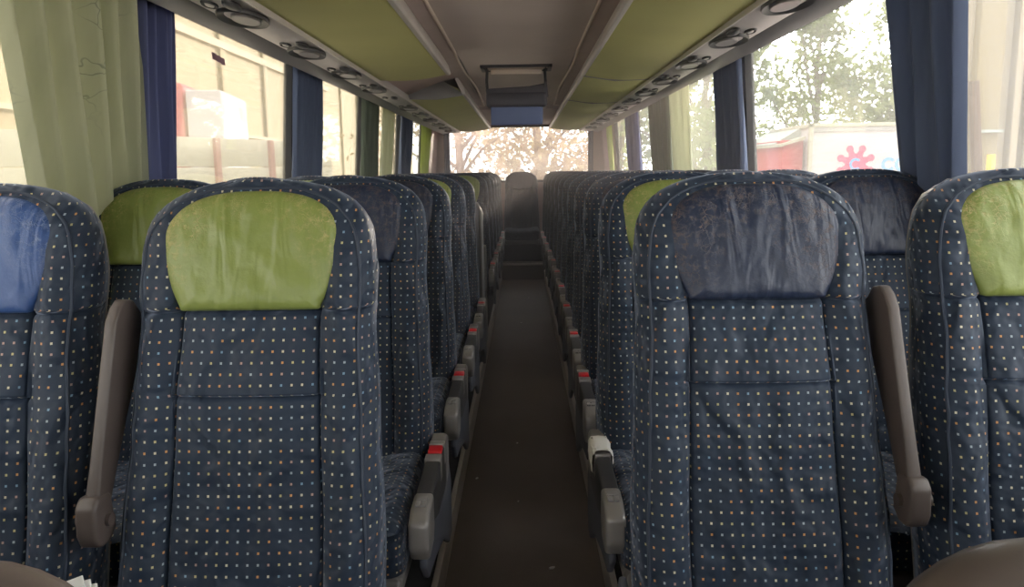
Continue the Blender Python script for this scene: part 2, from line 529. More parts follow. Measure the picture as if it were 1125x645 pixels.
def arm_parts(sg):
    """aisle armrest housing; sg = +1 when the aisle is at +x"""
    d = {}
    e = .018 if sg > 0 else .0
    def X(a, b): return (sg*(a+e), sg*(b+e)) if sg > 0 else (sg*b, sg*a)
    zt = .650-PZ
    x0, x1 = X(.222, .262)
    bm = bmesh.new()
    a_prism(bm, [(-.13, zt-.01), (-.16, zt+.004), (-.46, zt-.012), (-.47, zt-.085), (-.34, zt-.12), (-.14, zt-.12)], 0, x0, x1, bev=.006, seg=3)
    d['body'] = mesh_of(bm, 'arm_body')
    bm = bmesh.new()
    xa, xb = X(.219, .265)
    a_prism(bm, [(-.455, zt-.010), (-.53, zt-.016), (-.575, zt-.035), (-.578, zt-.095), (-.555, zt-.130), (-.48, zt-.125), (-.455, zt-.09)], 0, xa, xb, bev=.010, seg=4)
    d['cap'] = mesh_of(bm, 'arm_cap')
    bm = bmesh.new()
    xa, xb = X(.229, .255)
    for (ya, yb, p, q) in ((-.500, -.478, 0, 1), (-.528, -.504, 0, .46), (-.528, -.504, .54, 1)):
        a_box(bm, xa+(xb-xa)*p, xa+(xb-xa)*q, ya, yb, zt-.016, zt-.0098, bev=.0015)
    d['switch'] = mesh_of(bm, 'arm_switch')
    bm = bmesh.new()
    xa, xb = X(.224, .260)
    a_box(bm, xa, xb, -.245, -.195, zt-.006, zt+.009, bev=.004)
    d['red'] = mesh_of(bm, 'recline_button')
    bm = bmesh.new()
    xa, xb = X(.221, .263)
    a_prism(bm, [(-.285, zt-.06), (-.285, zt+.004), (-.25, zt+.006), (-.25, zt-.06)], 0, xa, xb, bev=.003)
    d['rims'] = mesh_of(bm, 'button_surround')
    bm = bmesh.new()
    a_prism(bm, [(-.19, zt-.05), (-.19, zt+.010), (-.168, zt+.012), (-.168, zt-.05)], 0, xa, xb, bev=.003)
    d['rims2'] = mesh_of(bm, 'button_surround')
    bm = bmesh.new()
    a_prism(bm, [(-.165, zt-.12), (-.165, zt+.008), (-.12, zt+.016), (-.085, zt), (-.075, zt-.05), (-.09, zt-.12)], 0, xa, xb, bev=.008, seg=3)
    d['knuckle'] = mesh_of(bm, 'arm_hinge_cover')
    bm = bmesh.new()
    xa, xb = X(.236, .252)
    prof = [(-.545, zt-.10), (-.555, zt-.16), (-.50, zt-.215), (-.36, zt-.235), (-.18, zt-.28), (-.04, zt-.36), (.03, zt-.36), (.05, zt-.20), (-.02, zt-.09)]
    a_prism(bm, prof, 0, xa, xb, bev=.006, seg=3)
    d['side'] = mesh_of(bm, 'side_cover')
    return d

def centre_arm(sg):
    """folded-up armrest between the two seats of a pair (on the side away from the aisle): a thin deep board on a hinge knuckle"""
    d = {}
    cx = -sg*.258
    zt = 1.160-PZ; zb = .79-PZ
    def yy(z): return -(TOP-z)*.285 - .012
    n = 10
    zz = [zb+(zt-.035-zb)*i/n for i in range(n+1)]
    front = [(yy(z)-.012, z) for z in zz]
    top = [(yy(zt)-.004, zt-.012), (yy(zt)+.016, zt), (yy(zt)+.045, zt-.006), (yy(zt)+.068, zt-.03)]
    back = [(yy(z)+.030+.058*min(1, ((z-zb)/(zt-zb))*1.6), z) for z in zz[::-1]]
    b2 = bmesh.new()
    a_prism(b2, front+top+back, 0, cx-.011, cx+.011, bev=.005, seg=3)
    for v in b2.verts:
        k = (v.co.z-zb)/(zt-zb)
        v.co.x = cx + (v.co.x-cx)*(1.0+.5*max(0, .25-k)*4*.6) + sg*(.004+.020*k)
    bm = bmesh.new(); join(bm, b2)
    d['arm'] = mesh_of(bm, 'centre_arm', angle=50)
    bm = bmesh.new()
    y0 = yy(zb)+.004
    a_prism(bm, [(y0-.022, zb-.040), (y0-.030, zb-.02), (y0-.026, zb+.030), (y0-.010, zb+.045), (y0+.03, zb+.04), (y0+.04, zb-.03), (y0+.015, zb-.048), (y0-.012, zb-.048)], 0, cx-.019+sg*.004, cx+.019+sg*.004, bev=.008, seg=4)
    a_tube(bm, [(cx-.030, y0+.01, zb-.005), (cx+.030, y0+.01, zb-.005)], .012, 12)
    d['hinge'] = mesh_of(bm, 'arm_hinge')
    return d

CACHE = {}
CACHE['back'] = backrest_mesh(); CACHE['pipe'] = piping_mesh()
PADS = {k: pad_mesh() for k in ('green', 'navy', 'blue')}
CACHE['shell'] = shell_mesh(); CACHE['cush'] = cushion_mesh(); CACHE['base'] = base_mesh(); CACHE['leg'] = leg_mesh()
ARM = {1: arm_parts(1), -1: arm_parts(-1)}
CARM = {1: centre_arm(1), -1: centre_arm(-1)}
PADM = {'green': M['green_leather'], 'navy': M['navy_leather'], 'blue': M['blue_leather']}

def make_seat(x, y, pad, label, group, sg=0, carm=0, z=PZ, button='red', rot=0.0, lower=True, armdrop=0.0):
    r = empty('coach_seat', (x, y, z), label, 'seat', group, rot)
    b = link('backrest', CACHE['back'], M['fabric'], r)
    link('piping', CACHE['pipe'], M['piping'], b)
    h = link('headrest_pad', PADS[pad], PADM[pad], r)
    h['label'] = {'green': 'green leather headrest pad', 'navy': 'worn navy leather headrest pad', 'blue': 'bright blue leather headrest pad'}[pad]
    link('back_shell', CACHE['shell'], M['plastic_grey'], r)
    link('seat_cushion', CACHE['cush'], M['fabric'], r)
    link('seat_frame', CACHE['base'], M['plastic_mid'], r)
    if lower: link('leg', CACHE['leg'], M['plastic_dark'], r)
    if sg:
        d = ARM[sg]
        a = link('aisle_armrest', d['body'], M['plastic_dark'], r); a.location = (0, -armdrop-.02, -armdrop)
        link('end_cap', d['cap'], M['silver'], a)
        link('switch', d['switch'], M['plastic_grey'], a)
        if button == 'red': link('recline_button', d['red'], M['red'], a)['label'] = 'red recline button'
        link('button_surround', d['rims'], M['silver'], a); link('button_surround', d['rims2'], M['silver'], a)
        link('hinge_cover', d['knuckle'], M['plastic_mid'], a)
        link('side_cover', d['side'], M['plastic_side'], r)
    if carm:
        a = link('centre_armrest', CARM[carm]['arm'], M['plastic_brown'], r)
        link('hinge', CARM[carm]['hinge'], M['plastic_brown'], a)
    return r

ORD = ['first', 'second', 'third', 'fourth', 'fifth', 'sixth', 'seventh', 'eighth', 'ninth', 'tenth', 'eleventh', 'twelfth']
cname = {'green': 'green', 'navy': 'worn navy', 'blue': 'blue'}
# left block
LY = [1.42, 2.17, 2.94, 3.71, 4.46]
Lpad_a = ['green', 'navy', 'navy', 'green', 'navy']
Lpad_w = ['blue', 'green', 'navy', 'green', 'navy']
for i, y in enumerate(LY):
    c = cname[Lpad_a[i]]
    make_seat(-.502 if i == 0 else -.500, y, Lpad_a[i], 'dotted navy aisle seat with %s headrest pad, %s row left of the aisle' % (c, ORD[i]), 'seats left of the aisle', sg=1, carm=1, armdrop=.07 if i == 0 else 0)
    c = cname[Lpad_w[i]]
    make_seat(-1.035, y, Lpad_w[i], 'dotted navy window seat with %s headrest pad, %s row on the left side' % (c, ORD[i]), 'seats left of the aisle')
LY2 = [6.30, 7.07, 7.84, 8.61, 9.38]
for i, y in enumerate(LY2):
    p = ['green', 'navy', 'navy', 'navy', 'navy'][i]
    make_seat(-.507, y, p, 'aisle seat, %s headrest pad, %s row beyond the stairwell partition on the left' % (cname[p], ORD[i]), 'seats left of the aisle', sg=1, carm=1)
    make_seat(-1.035, y, 'navy', 'window seat, %s row beyond the stairwell partition on the left' % ORD[i], 'seats left of the aisle')
# right block
RY = [1.475+.715*i for i in range(12)]
RX = [.211, .213, .225, .237, .245, .252, .258, .258, .252, .248, .245, .242]
for i, y in enumerate(RY):
    pa = 'green' if i == 1 else 'navy'
    pw = 'green' if i == 0 else 'navy'
    xa = RX[i]+.227
    make_seat(xa, y, pa, 'dotted aisle seat with %s headrest pad, %s row right of the aisle' % (cname[pa], ORD[i]), 'seats right of the aisle', sg=-1, carm=-1, button='none' if i == 1 else 'red', armdrop=.07 if i == 0 else 0)
    make_seat(.985, y, pw, 'dotted navy window seat with %s headrest pad, %s row on the right side' % (cname[pw], ORD[i]), 'seats right of the aisle')
# rear bench, on the raised step
names = ['second seat from the left', 'middle one facing down the aisle', 'second seat from the right']
for x, nm in ((-1.03, 'leftmost seat'), (-.52, names[0]), (-.02, names[1]), (.50, names[2]), (1.0, 'rightmost seat')):
    make_seat(x, 10.55, 'navy', 'dotted seat of the rear bench under the rear window, %s' % nm, 'rear bench seats', lower=False)

b = bmesh.new(); a_box(b, -1.30, 1.23, 10.02, 10.95, .205, .425, bev=.012)
tag(link('bench_base', mesh_of(b), M['platform']), 'dark base box under the rear bench seats', 'bench base')
# torn white tape round the right second-row armrest
bm = bmesh.new()
xw = RX[1]+.227-.242
rr = random.Random(3)
prof = []
for k in range(20):
    a = 2*pi*k/20
    prof.append((xw+.026*math.copysign(abs(cos(a))**.5, cos(a)), .629+.032*math.copysign(abs(sin(a))**.5, sin(a))))
rings = []
for j, yy in enumerate([-.30, -.285, -.26, -.235, -.21, -.19, -.18]):
    f = 1.0 + (.10 if j in (1, 3, 4) else 0)
    rings.append([bm.verts.new((xw+(p-xw)*f*rr.uniform(.94, 1.1), RY[1]+yy+rr.uniform(-.006, .006), .629+(q-.629)*f*rr.uniform(.94, 1.12))) for p, q in prof])
for a, b in zip(rings, rings[1:]):
    for k in range(20): bm.faces.new((a[k], a[(k+1) % 20], b[(k+1) % 20], b[k]))
tp = link('torn_tape', mesh_of(bm), M['white'])
tag(tp, 'torn white wrapping on the armrest of the second right aisle seat', 'tape')

# ------------------------------------------------------------------ shell of the coach
def struct(name, me, mat): return tag(link(name, me, mat), kind='structure')
YF, YR = -2.4, 11.2
bm = bmesh.new(); a_box(bm, -.285, .265, YF, 9.72, -.06, 0)
struct('floor', mesh_of(bm, smooth=False), M['carpet'])
bm = bmesh.new()
a_box(bm, -1.33, -.285, YF, 9.72, -.08, PZ); a_box(bm, .265, 1.28, YF, 9.72, -.08, PZ)
struct('floor_platform', mesh_of(bm, smooth=False), M['platform'])
bm = bmesh.new(); a_box(bm, -1.33, 1.28, 9.72, YR, -.08, .205, bev=.01)
struct('floor_rear_step', mesh_of(bm), M['carpet'])
bm = bmesh.new(); a_box(bm, -.30, .28, 9.70, 9.735, .188, .213, bev=.005)
struct('trim_1', mesh_of(bm), M['alu'])
# rails along the platform edge
for i, (x0, x1) in enumerate(((-.296, -.276), (.256, .276))):
    bm = bmesh.new()
    a_box(bm, x0, x1, YF, 9.70, PZ-.012, PZ+.010, bev=.004)
    a_box(bm, x0+.004, x1-.004, YF, 9.70, .0, .018, bev=.003)
    a_box(bm, x0+.006, x1-.006, YF, 9.70, .01, PZ, bev=.0)
    struct('trim_%d' % (i+2), mesh_of(bm), M['alu'])

def wall_x(z, side):   # inner face of the side wall
    base = 1.30 if side < 0 else 1.235
    return side*(base - .095*max(0, min(1, (z-.7)/1.2)))
def wall_strip(name, side, y0, y1, z0, z1, mat, th=.04):
    bm = bmesh.new()
    xa, xb = wall_x(z0, side), wall_x(z1, side)
    a_prism(bm, [(xa, z0), (xb, z1), (xb+side*th, z1), (xa+side*th, z0)], 1, y0, y1)
    return struct(name, mesh_of(bm, smooth=False), mat)
SILL = .92; HEAD = 1.99
for side, nm in ((-1, 'left'), (1, 'right')):
    wall_strip('wall_%s' % nm, side, YF, YR, -.08, SILL, M['wall'])
    wall_strip('wall_%s_top' % nm, side, YF, YR, HEAD, 2.22, M['wall'])
LP = [(-2.4, -2.1), (-.1, .05), (2.38, 2.50), (4.18, 4.32), (5.98, 6.14), (7.80, 7.96), (9.55, 11.2)]
RP = [(-2.4, -2.1), (.05, .20), (2.20, 2.32), (4.10, 4.24), (6.10, 6.26), (7.95, 8.10), (9.75, 11.2)]
wn = 1
def window(y0, y1, side, mat):
    global wn
    bm = bmesh.new()
    o = .03
    xa, xb = wall_x(SILL, side)+side*o, wall_x(HEAD, side)+side*o
    a_prism(bm, [(xa, SILL-.02), (xb, HEAD+.02), (xb+side*.006, HEAD+.02), (xa+side*.006, SILL-.02)], 1, y0-.01, y1+.01)
    g = struct('window_%d' % wn, mesh_of(bm, smooth=False), mat)
    bm = bmesh.new()
    for (za, zb, ya, yb) in ((SILL, SILL+.03, y0, y1), (HEAD-.03, HEAD, y0, y1), (SILL, HEAD, y0, y0+.025), (SILL, HEAD, y1-.025, y1)):
        xa, xb = wall_x(za, side), wall_x(zb, side)
        a_prism(bm, [(xa, za), (xb, zb), (xb+side*.045, zb), (xa+side*.045, za)], 1, ya, yb)
    f = link('window_frame', mesh_of(bm, smooth=False), M['rubber'], g)
    wn += 1
    return g
for P, side, mat in ((LP, -1, M['glass_l']), (RP, 1, M['glass_r'])):
    nm = 'left' if side < 0 else 'right'
    for (a, b) in P:
        wall_strip('wall_%s_pillar' % nm, side, a, b, SILL, HEAD, M['wall_pink'] if b > 10 else M['pillar'])
    for (a, b), (c, d) in zip(P, P[1:]):
        window(b, c, side, mat)
# rear wall and window
def frame_wall(name, y, th, hx0, hx1, hz0, hz1, mat):
    bm = bmesh.new()
    a_box(bm, -1.36, hx0, y, y+th, -.1, 2.25); a_box(bm, hx1, 1.31, y, y+th, -.1, 2.25)
    a_box(bm, hx0, hx1, y, y+th, -.1, hz0); a_box(bm, hx0, hx1, y, y+th, hz1, 2.25)
    return struct(name, mesh_of(bm, smooth=False), mat)
frame_wall('wall_back', YR, .05, -1.13, 1.02, 1.22, 2.02, M['wall_pink'])
bm = bmesh.new(); a_box(bm, -1.13, 1.02, YR+.02, YR+.026, 1.20, 2.04)
g = struct('window_%d' % wn, mesh_of(bm, smooth=False), M['glass_b']); wn += 1
bm = bmesh.new()
for d in ((-1.13, -1.09, 1.22, 2.02), (.98, 1.02, 1.22, 2.02), (-1.13, 1.02, 1.22, 1.25), (-1.13, 1.02, 2.0, 2.02)):
    a_box(bm, d[0], d[1], YR-.012, YR+.03, d[2], d[3], bev=.004)
link('window_frame', mesh_of(bm), M['rubber'], g)
frame_wall('wall_front', YF-.05, .05, -1.15, 1.10, 1.32, 2.0, M['wall'])  # unseen front; opening narrowed to dim the light on the lower seats
bm = bmesh.new(); a_box(bm, -1.15, 1.10, YF-.035, YF-.029, 1.30, 2.02)
struct('window_%d' % wn, mesh_of(bm, smooth=False), M['glass_f']); wn += 1

# ceiling: flat middle, darker margins, cream trim lines
ZC = 2.08
bm = bmesh.new()
a_box(bm, XC-.355, XC+.355, YF, 8.4, ZC, ZC+.03)
a_box(bm, -1.36, 1.31, YF, YR, 2.20, 2.24)
struct('ceiling', mesh_of(bm, smooth=False), M['ceil'])
bm = bmesh.new()
for s in (-1, 1):
    pts = [(XC+s*.37, ZC-.004), (XC+s*.56, ZC-.02), (XC+s*.56, ZC+.02), (XC+s*.37, ZC+.03)]
    a_prism(bm, pts, 1, YF, 8.4)
a_box(bm, XC-.56, XC+.56, 8.4, YR, ZC-.045, ZC+.02)
struct('ceiling_side', mesh_of(bm, smooth=False), M['ceil_side'])
for i, s in enumerate((-1, 1)):
    bm = bmesh.new()
    pts = [(XC+s*(.362 + (.0 if y < 4.6 else .010*sin((y-4.6)*2.2))), y, ZC-.002) for y in [YF+(8.38-YF)*k/60 for k in range(61)]]
    a_tube(bm, pts, .009, 8)
    a_tube(bm, [(XC+s*.362, 8.38, ZC-.004), (XC+s*.50, 8.38, ZC-.012)], .008, 8)
    struct('trim_%d' % (i+4), mesh_of(bm), M['cream_trim'])

# ------------------------------------------------------------------ luggage bins over the seats
def rackx(s, r): return XC + s*r
def bin_(s, y0, y1, label, capfront=False):
    r = empty('luggage_bin', (rackx(s, .62), (y0+y1)/2, 1.93), label, 'luggage bin', 'overhead luggage bins')
    inv = Matrix.Translation(-r.location)
    # padded green underside, slightly bowed
    b = bmesh.new()
    N = 10; pr = []
    for k in range(N+1):
        t = k/N
        pr.append((rackx(s, .813 + (.412-.813)*t), 1.922 + (.026)*t - .016*sin(pi*t)))
    top = [(rackx(s, .44), 1.99), (rackx(s, .55), 2.04), (rackx(s, .813), 2.06)]
    a_prism(b, pr+top, 1, y0, y1)
    b.transform(inv)
    link('bin_underside', mesh_of(b, angle=30), M['bin_green'], r)
    b = bmesh.new()
    a_prism(b, [(rackx(s, .413), 1.944), (rackx(s, .392), 1.944), (rackx(s, .386), 1.955), (rackx(s, .40), 2.0), (rackx(s, .445), 2.075), (rackx(s, .47), 2.075), (rackx(s, .43), 1.985)], 1, y0, y1, bev=.003)
    b.transform(inv)
    link('bin_rail', mesh_of(b, angle=30), M['rail'], r)
    b = bmesh.new()
    a_prism(b, [(rackx(s, .813), 1.918), (rackx(s, .60), 1.912), (rackx(s, .405), 1.942), (rackx(s, .42), 1.962), (rackx(s, .56), 2.055), (rackx(s, .70), 2.085), (rackx(s, .813), 2.09)], 1, y0-.012, y0+.006, bev=.003)
    b.transform(inv)
    link('end_cap', mesh_of(b, angle=30), M['plastic_mid'], r)
    return r
bin_(-1, YF+.1, 4.66, 'long olive green luggage bin above the near left seats', )
bin_(-1, 5.85, 10.6, 'olive green luggage bin on the left behind the gap, dark rounded end showing')
bin_(1, YF+.1, 4.80, 'long olive green luggage bin above the near right seats')
bin_(1, 4.815, 6.4, 'short olive green luggage bin in the middle of the right side')
bin_(1, 6.415, 10.6, 'olive green luggage bin at the far end of the right side')

def psu_z(r):  # underside of the service duct
    return 1.905 + (.972-r)/(.972-.813)*.012
for s, nm in ((-1, 'left'), (1, 'right')):
    b = bmesh.new()
    pr = [(rackx(s, .813), 1.917), (rackx(s, .90), 1.906), (rackx(s, .972), 1.905), (rackx(s, .985), 1.912), (rackx(s, .985), 1.96), (rackx(s, .813), 1.96)]
    a_prism(b, pr, 1, YF+.1, 10.75, bev=.003)
    o = link('service_duct', mesh_of(b, angle=30), M['psu'])
    tag(o, 'grey service duct running the length of the coach above the %s window seats' % nm, 'duct', 'service ducts')
    b = bmesh.new()
    a_prism(b, [(rackx(s, .986), 1.912), (rackx(s, 1.062), 1.888), (rackx(s, 1.078), 1.90), (rackx(s, 1.078), 1.985), (rackx(s, 1.165), 2.02), (rackx(s, .986), 2.02)], 1, YF+.1, 10.75, bev=.003)
    tag(link('duct_edge', mesh_of(b, angle=30), M['plastic_mid'], o))
    b = bmesh.new()
    a_prism(b, [(rackx(s, .8125), 1.9), (rackx(s, .806), 1.9), (rackx(s, .806), 1.93), (rackx(s, .8125), 1.93)], 1, YF+.1, 10.7)
    link('duct_trim', mesh_of(b), M['rail'], o)
# panel closing the left gap above the stairwell
b = bmesh.new()
a_prism(b, [(rackx(-1, .813), 1.95), (rackx(-1, .60), 2.03), (rackx(-1, .44), 2.075), (rackx(-1, .44), 2.10), (rackx(-1, .813), 2.0)], 1, 4.67, 5.83)
struct('ceiling_gap', mesh_of(b, smooth=False), M['wall_pink'])

def psu_meshes(s):
    """one passenger service unit: big oval speaker bowl, air nozzles and lamp, facing down"""
    ux = Vector((s, 0, 0)); uy = Vector((0, 1, 0)); nr = Vector((0, 0, -1))
    d = {}
    b = bmesh.new()
    a_ellipse_disc(b, (0, 0, .004), ux, uy, nr, .074, .155, .012, 40, ((1.0, 0), (1.0, .9), (.96, 1.3), (.90, 1.0), (.72, .35), (.68, .2), (0, .2)))
    d['ring'] = mesh_of(b, angle=70)
    b = bmesh.new()
    a_ellipse_disc(b, (-s*.004, .015, .0), ux, uy, nr, .042, .092, .008, 36, ((1.0, -.3), (1.0, .8), (.93, 1.25), (.8, 1.1), (0, 1.4)))
    d['lid'] = mesh_of(b, angle=60)
    b = bmesh.new()
    a_ellipse_disc(b, (s*.028, -.215, .004), ux, uy, nr, .020, .052, .009, 24, ((1.0, 0), (1.0, .8), (.9, 1.2), (.7, .5), (0, .3)))
    d['lamp'] = mesh_of(b, angle=60)
    b = bmesh.new()
    a_ellipse_disc(b, (s*.028, -.215, -.001), ux, uy, nr, .011, .034, .006, 20, ((1.0, 0), (.8, 1), (0, 1.1)))
    d['lens'] = mesh_of(b, angle=60)
    b = bmesh.new()
    a_ellipse_disc(b, (-s*.034, -.195, .004), ux, uy, nr, .022, .062, .012, 24, ((1.0, 0), (1.0, .7), (.85, 1.1), (0, 1.3)))
    d['nozzle'] = mesh_of(b, angle=60)
    return d
PSU = {-1: psu_meshes(-1), 1: psu_meshes(1)}
def place_psu(s, y, label, small=False):
    r = empty('reading_light_unit', (rackx(s, .905 if s < 0 else .893), y+(.06 if s < 0 else 0), 1.9045), label, 'overhead light and vent unit', 'overhead light and vent units')
    d = PSU[s]
    if not small:
        a = link('speaker_ring', d['ring'], M['psu_dark'], r); link('speaker_cover', d['lid'], M['psu_lid'], r)
    a = link('reading_lamp', d['lamp'], M['psu_dark'], r); link('lamp_lens', d['lens'], M['lamp_lens'], a)
    link('air_nozzle', d['nozzle'], M['psu_dark'], r)
LU = [2.62, 3.39, 4.15, 4.92, 5.68, 6.40, 7.15, 7.9, 8.65, 9.4, 10.1]
for i, y in enumerate(LU):
    place_psu(-1, y, 'oval light and vent unit on the left duct, %s from the near end%s' % (ORD[i], ', ringless' if i == 4 else ''), i == 4)
for i, y in enumerate([2.60+.72*k for k in range(11)]):
    place_psu(1, y, 'oval light and vent unit on the right duct, %s from the near end' % ORD[i])

# ------------------------------------------------------------------ fold-down screen
YS = 5.42
t = empty('ceiling_screen', (XC-.01, YS, ZC), 'blue fold-down screen hanging from an open hatch in the ceiling', 'screen')
def rel(b): b.transform(Matrix.Translation(-t.location)); return b
cx = XC-.01
b = bmesh.new(); a_box(b, cx-.175, cx+.185, YS-.012, YS+.022, 1.695, 1.93, bev=.010, seg=4)
link('screen_panel', mesh_of(rel(b)), M['screen'], t)
b = bmesh.new()
a_box(b, cx-.205, cx+.215, YS-.03, YS+.045, 1.815, 1.915, bev=.022, seg=5)
a_prism(b, [(cx-.20, 1.90), (cx-.21, 1.94), (cx+.10, 1.955), (cx+.215, 1.975), (cx+.225, 1.88)], 1, YS-.02, YS+.03, bev=.01, seg=3)
link('screen_housing', mesh_of(rel(b)), M['screen_house'], t)
for sx in (-.195, .20):
    b = bmesh.new(); a_tube(b, [(cx+sx, YS+.01, 1.91), (cx+sx*1.02, YS-.03, 1.98), (cx+sx, YS+.01, ZC)], .010, 8)
    link('hinge_arm', mesh_of(rel(b)), M['plastic_dark'], t)
b = bmesh.new()
for (x0, x1, y0, y1) in ((-.235, .245, YS-.16, YS-.135), (-.235, .245, YS+.06, YS+.085), (-.235, -.21, YS-.16, YS+.085), (.22, .245, YS-.16, YS+.085)):
    a_box(b, cx+x0, cx+x1, y0, y1, ZC-.018, ZC+.004, bev=.003)
link('hatch_frame', mesh_of(rel(b)), M['plastic_dark'], t)
b = bmesh.new(); a_box(b, cx-.19, cx+.20, YS-.12, YS+.05, ZC-.010, ZC-.002)
a_box(b, cx-.17, cx+.18, YS-.02, YS+.0, ZC-.045, ZC-.012, bev=.004)
link('hatch_liner', mesh_of(rel(b)), M['cream_trim'], t)

# ceiling hatch far forward
# ------------------------------------------------------------------ curtains
def curtain(side, y0, y1, mat, label, z0=.86, z1=1.955, waves=6, amp=.022, waist=None, y0t=None, y1t=None, seed=0, name='curtain', off=.045):
    """hanging pleated cloth; y0..y1 at the bottom, y0t..y1t at the top rail"""
    rr = random.Random(seed)
    y0t = y0 if y0t is None else y0t; y1t = y1 if y1t is None else y1t
    nu = waves*12; nv = 26
    ph = [rr.uniform(-.5, .5) for _ in range(waves+2)]
    am = [rr.uniform(.6, 1.25) for _ in range(waves+2)]
    yc = (y0+y1)/2
    bm = bmesh.new(); g = []
    for j in range(nv+1):
        v = j/nv; z = z0+(z1-z0)*v
        row = []
        for i in range(nu+1):
            u = i/nu
            yb = y0+(y1-y0)*u; yt = y0t+(y1t-y0t)*u
            y = yb+(yt-yb)*v
            if waist:
                k = exp(-((v-waist[0])/.22)**2)*waist[1]
                y = y+(yc-y)*k
            w = u*waves; wi = int(min(waves-1, w)); f = w-wi
            a = am[wi]*(1-f)+am[wi+1]*f
            p = ph[wi]*(1-f)+ph[wi+1]*f
            x = wall_x(z, side) - side*(off + amp*a*sin(2*pi*w+p*1.5+.6*v*sin(w)) + .006*sin(w*3.1+v*5))
            y += .010*sin(2*pi*w*1+v*3+p*2)*(1-.3*v)
            row.append(bm.verts.new((x, y, z)))
        g.append(row)
    h = [[bm.verts.new(v.co + Vector((side*.002, 0, 0))) for v in row] for row in g]   # cloth thickness
    for j in range(nv):
        for i in range(nu):
            bm.faces.new((g[j][i], g[j][i+1], g[j+1][i+1], g[j+1][i]))
            bm.faces.new((h[j][i], h[j+1][i], h[j+1][i+1], h[j][i+1]))
    for i in range(nu):
        for j in (0, nv): bm.faces.new((g[j][i], h[j][i], h[j][i+1], g[j][i+1]))
    for j in range(nv):
        for i in (0, nu): bm.faces.new((g[j][i], g[j+1][i], h[j+1][i], h[j][i]))
    me = mesh_of(bm, angle=80)
    c = Vector((wall_x(z0, side)-side*off, yc, z0))
    for v in me.vertices: v.co -= c
    o = link(name, me, mat, loc=c)
    return tag(o, label, 'curtain', 'window curtains')
curtain(-1, 1.95, 2.42, M['cur_green'], 'wide pale green leaf-patterned curtain at the near left window', waves=6, amp=.036, y0t=1.72, y1t=2.40, seed=1, off=.06)
curtain(-1, 2.37, 2.68, M['cur_blue'], 'blue pleated curtain beside the pale green one, near left', waves=5, amp=.026, y1t=2.66, y0t=2.34, seed=2)
curtain(-1, 4.02, 4.62, M['cur_navy'], 'navy curtain gathered at the second left pillar', waves=6, amp=.022, y0t=4.04, y1t=4.55, seed=3)
curtain(-1, 5.75, 6.35, M['cur_teal'], 'dark green and navy curtain at the third left pillar', waves=6, seed=4)
curtain(-1, 6.55, 7.1, M['cur_sheer'], 'pale sheer curtain on the left beyond the dark green one', waves=5, seed=5, amp=.018)
curtain(-1, 7.55, 8.25, M['cur_navy'], 'navy curtain at the fourth left pillar', waves=6, seed=6)
curtain(-1, 8.95, 9.75, M['cur_lime'], 'lime green tied-back curtain at the far left', waves=7, seed=7, waist=(.35, .35), off=.06)
curtain(1, 1.99, 2.26, M['cur_navy'], 'wide dark navy curtain at the near right pillar', waves=4, amp=.020, y1t=2.48, y0t=2.02, seed=8)
curtain(1, 3.95, 4.46, M['cur_navy'], 'navy curtain at the second right pillar', waves=6, seed=9, y0t=3.98, y1t=4.50)
curtain(1, 5.20, 5.85, M['cur_sheer'], 'pale yellow-green sheer curtain on the right', waves=5, seed=10, amp=.018)
curtain(1, 5.90, 6.75, M['cur_teal'], 'dark green curtain at the third right pillar', waves=6, seed=11)
curtain(1, 7.45, 8.30, M['cur_blue'], 'blue curtain at the fourth right pillar', waves=6, seed=12)
curtain(1, 9.55, 9.95, M['cur_lime'], 'slim lime green curtain at the far right', waves=4, seed=13, waist=(.3, .5), off=.06)
# dark curtains on either side of the rear window
for i, (xa, xb, nm) in enumerate(((-1.12, -1.04, 'left'), (.94, 1.01, 'right'))):
    bm = bmesh.new(); g = []
    for j in range(13):
        z = 1.20+.80*j/12
        g.append([bm.verts.new((xa+(xb-xa)*k/24, YR-.05+.018*sin(k/24*pi*6), z)) for k in range(25)])
    for j in range(12):
        for k in range(24): bm.faces.new((g[j][k], g[j][k+1], g[j+1][k+1], g[j+1][k]))
    h = [[bm.verts.new(v.co + Vector((0, .002, 0))) for v in row] for row in g]
    for j in range(12):
        for k in range(24): bm.faces.new((h[j][k], h[j+1][k], h[j+1][k+1], h[j][k+1]))
    for k in range(24):
        for j in (0, 12): bm.faces.new((g[j][k], h[j][k], h[j][k+1], g[j][k+1]))
    for j in range(12):
        for k in (0, 24): bm.faces.new((g[j][k], g[j+1][k], h[j+1][k], h[j][k]))
    tag(link('curtain', mesh_of(bm, angle=80), M['cur_navy']), 'narrow navy curtain at the %s edge of the rear window' % nm, 'curtain', 'window curtains')

# ------------------------------------------------------------------ partitions
def partition(x0, x1, y, ztop, label, hand):
    t = empty('partition', ((x0+x1)/2, y, PZ), label, 'partition', 'front partitions')
    T = Matrix.Translation(-t.location)
    b = bmesh.new()
    a_box(b, x0+.03, x1-.03, y-.012, y+.012, PZ, ztop-.03, bev=.006)
    b.transform(T); link('panel', mesh_of(b), M['plastic_side'], t)
    b = bmesh.new()
    pts = []
    sgx = 1 if hand > 0 else -1
    xi, xo = (x0, x1) if hand > 0 else (x1, x0)
    pts = [(xi, y, PZ+.35), (xi, y, ztop-.12)]
    for k in range(1, 9):
        a = pi/2*k/8
        pts.append((xi+sgx*.10*(1-cos(a)), y, ztop-.12+.10*sin(a)))
    pts += [(xi+(xo-xi)*q, y, ztop-.02) for q in (.45, .7, 1.0)]
    a_tube(b, pts, .045, 14)
    for v in b.verts: v.co.z = v.co.z if v.co.z < ztop-.1 else v.co.z
    b.transform(T); link('padded_top', mesh_of(b, angle=70), M['plastic_brown'], t)
partition(.345, 1.14, .62, 1.034, 'grey-brown rounded partition top in the near right corner', 1)
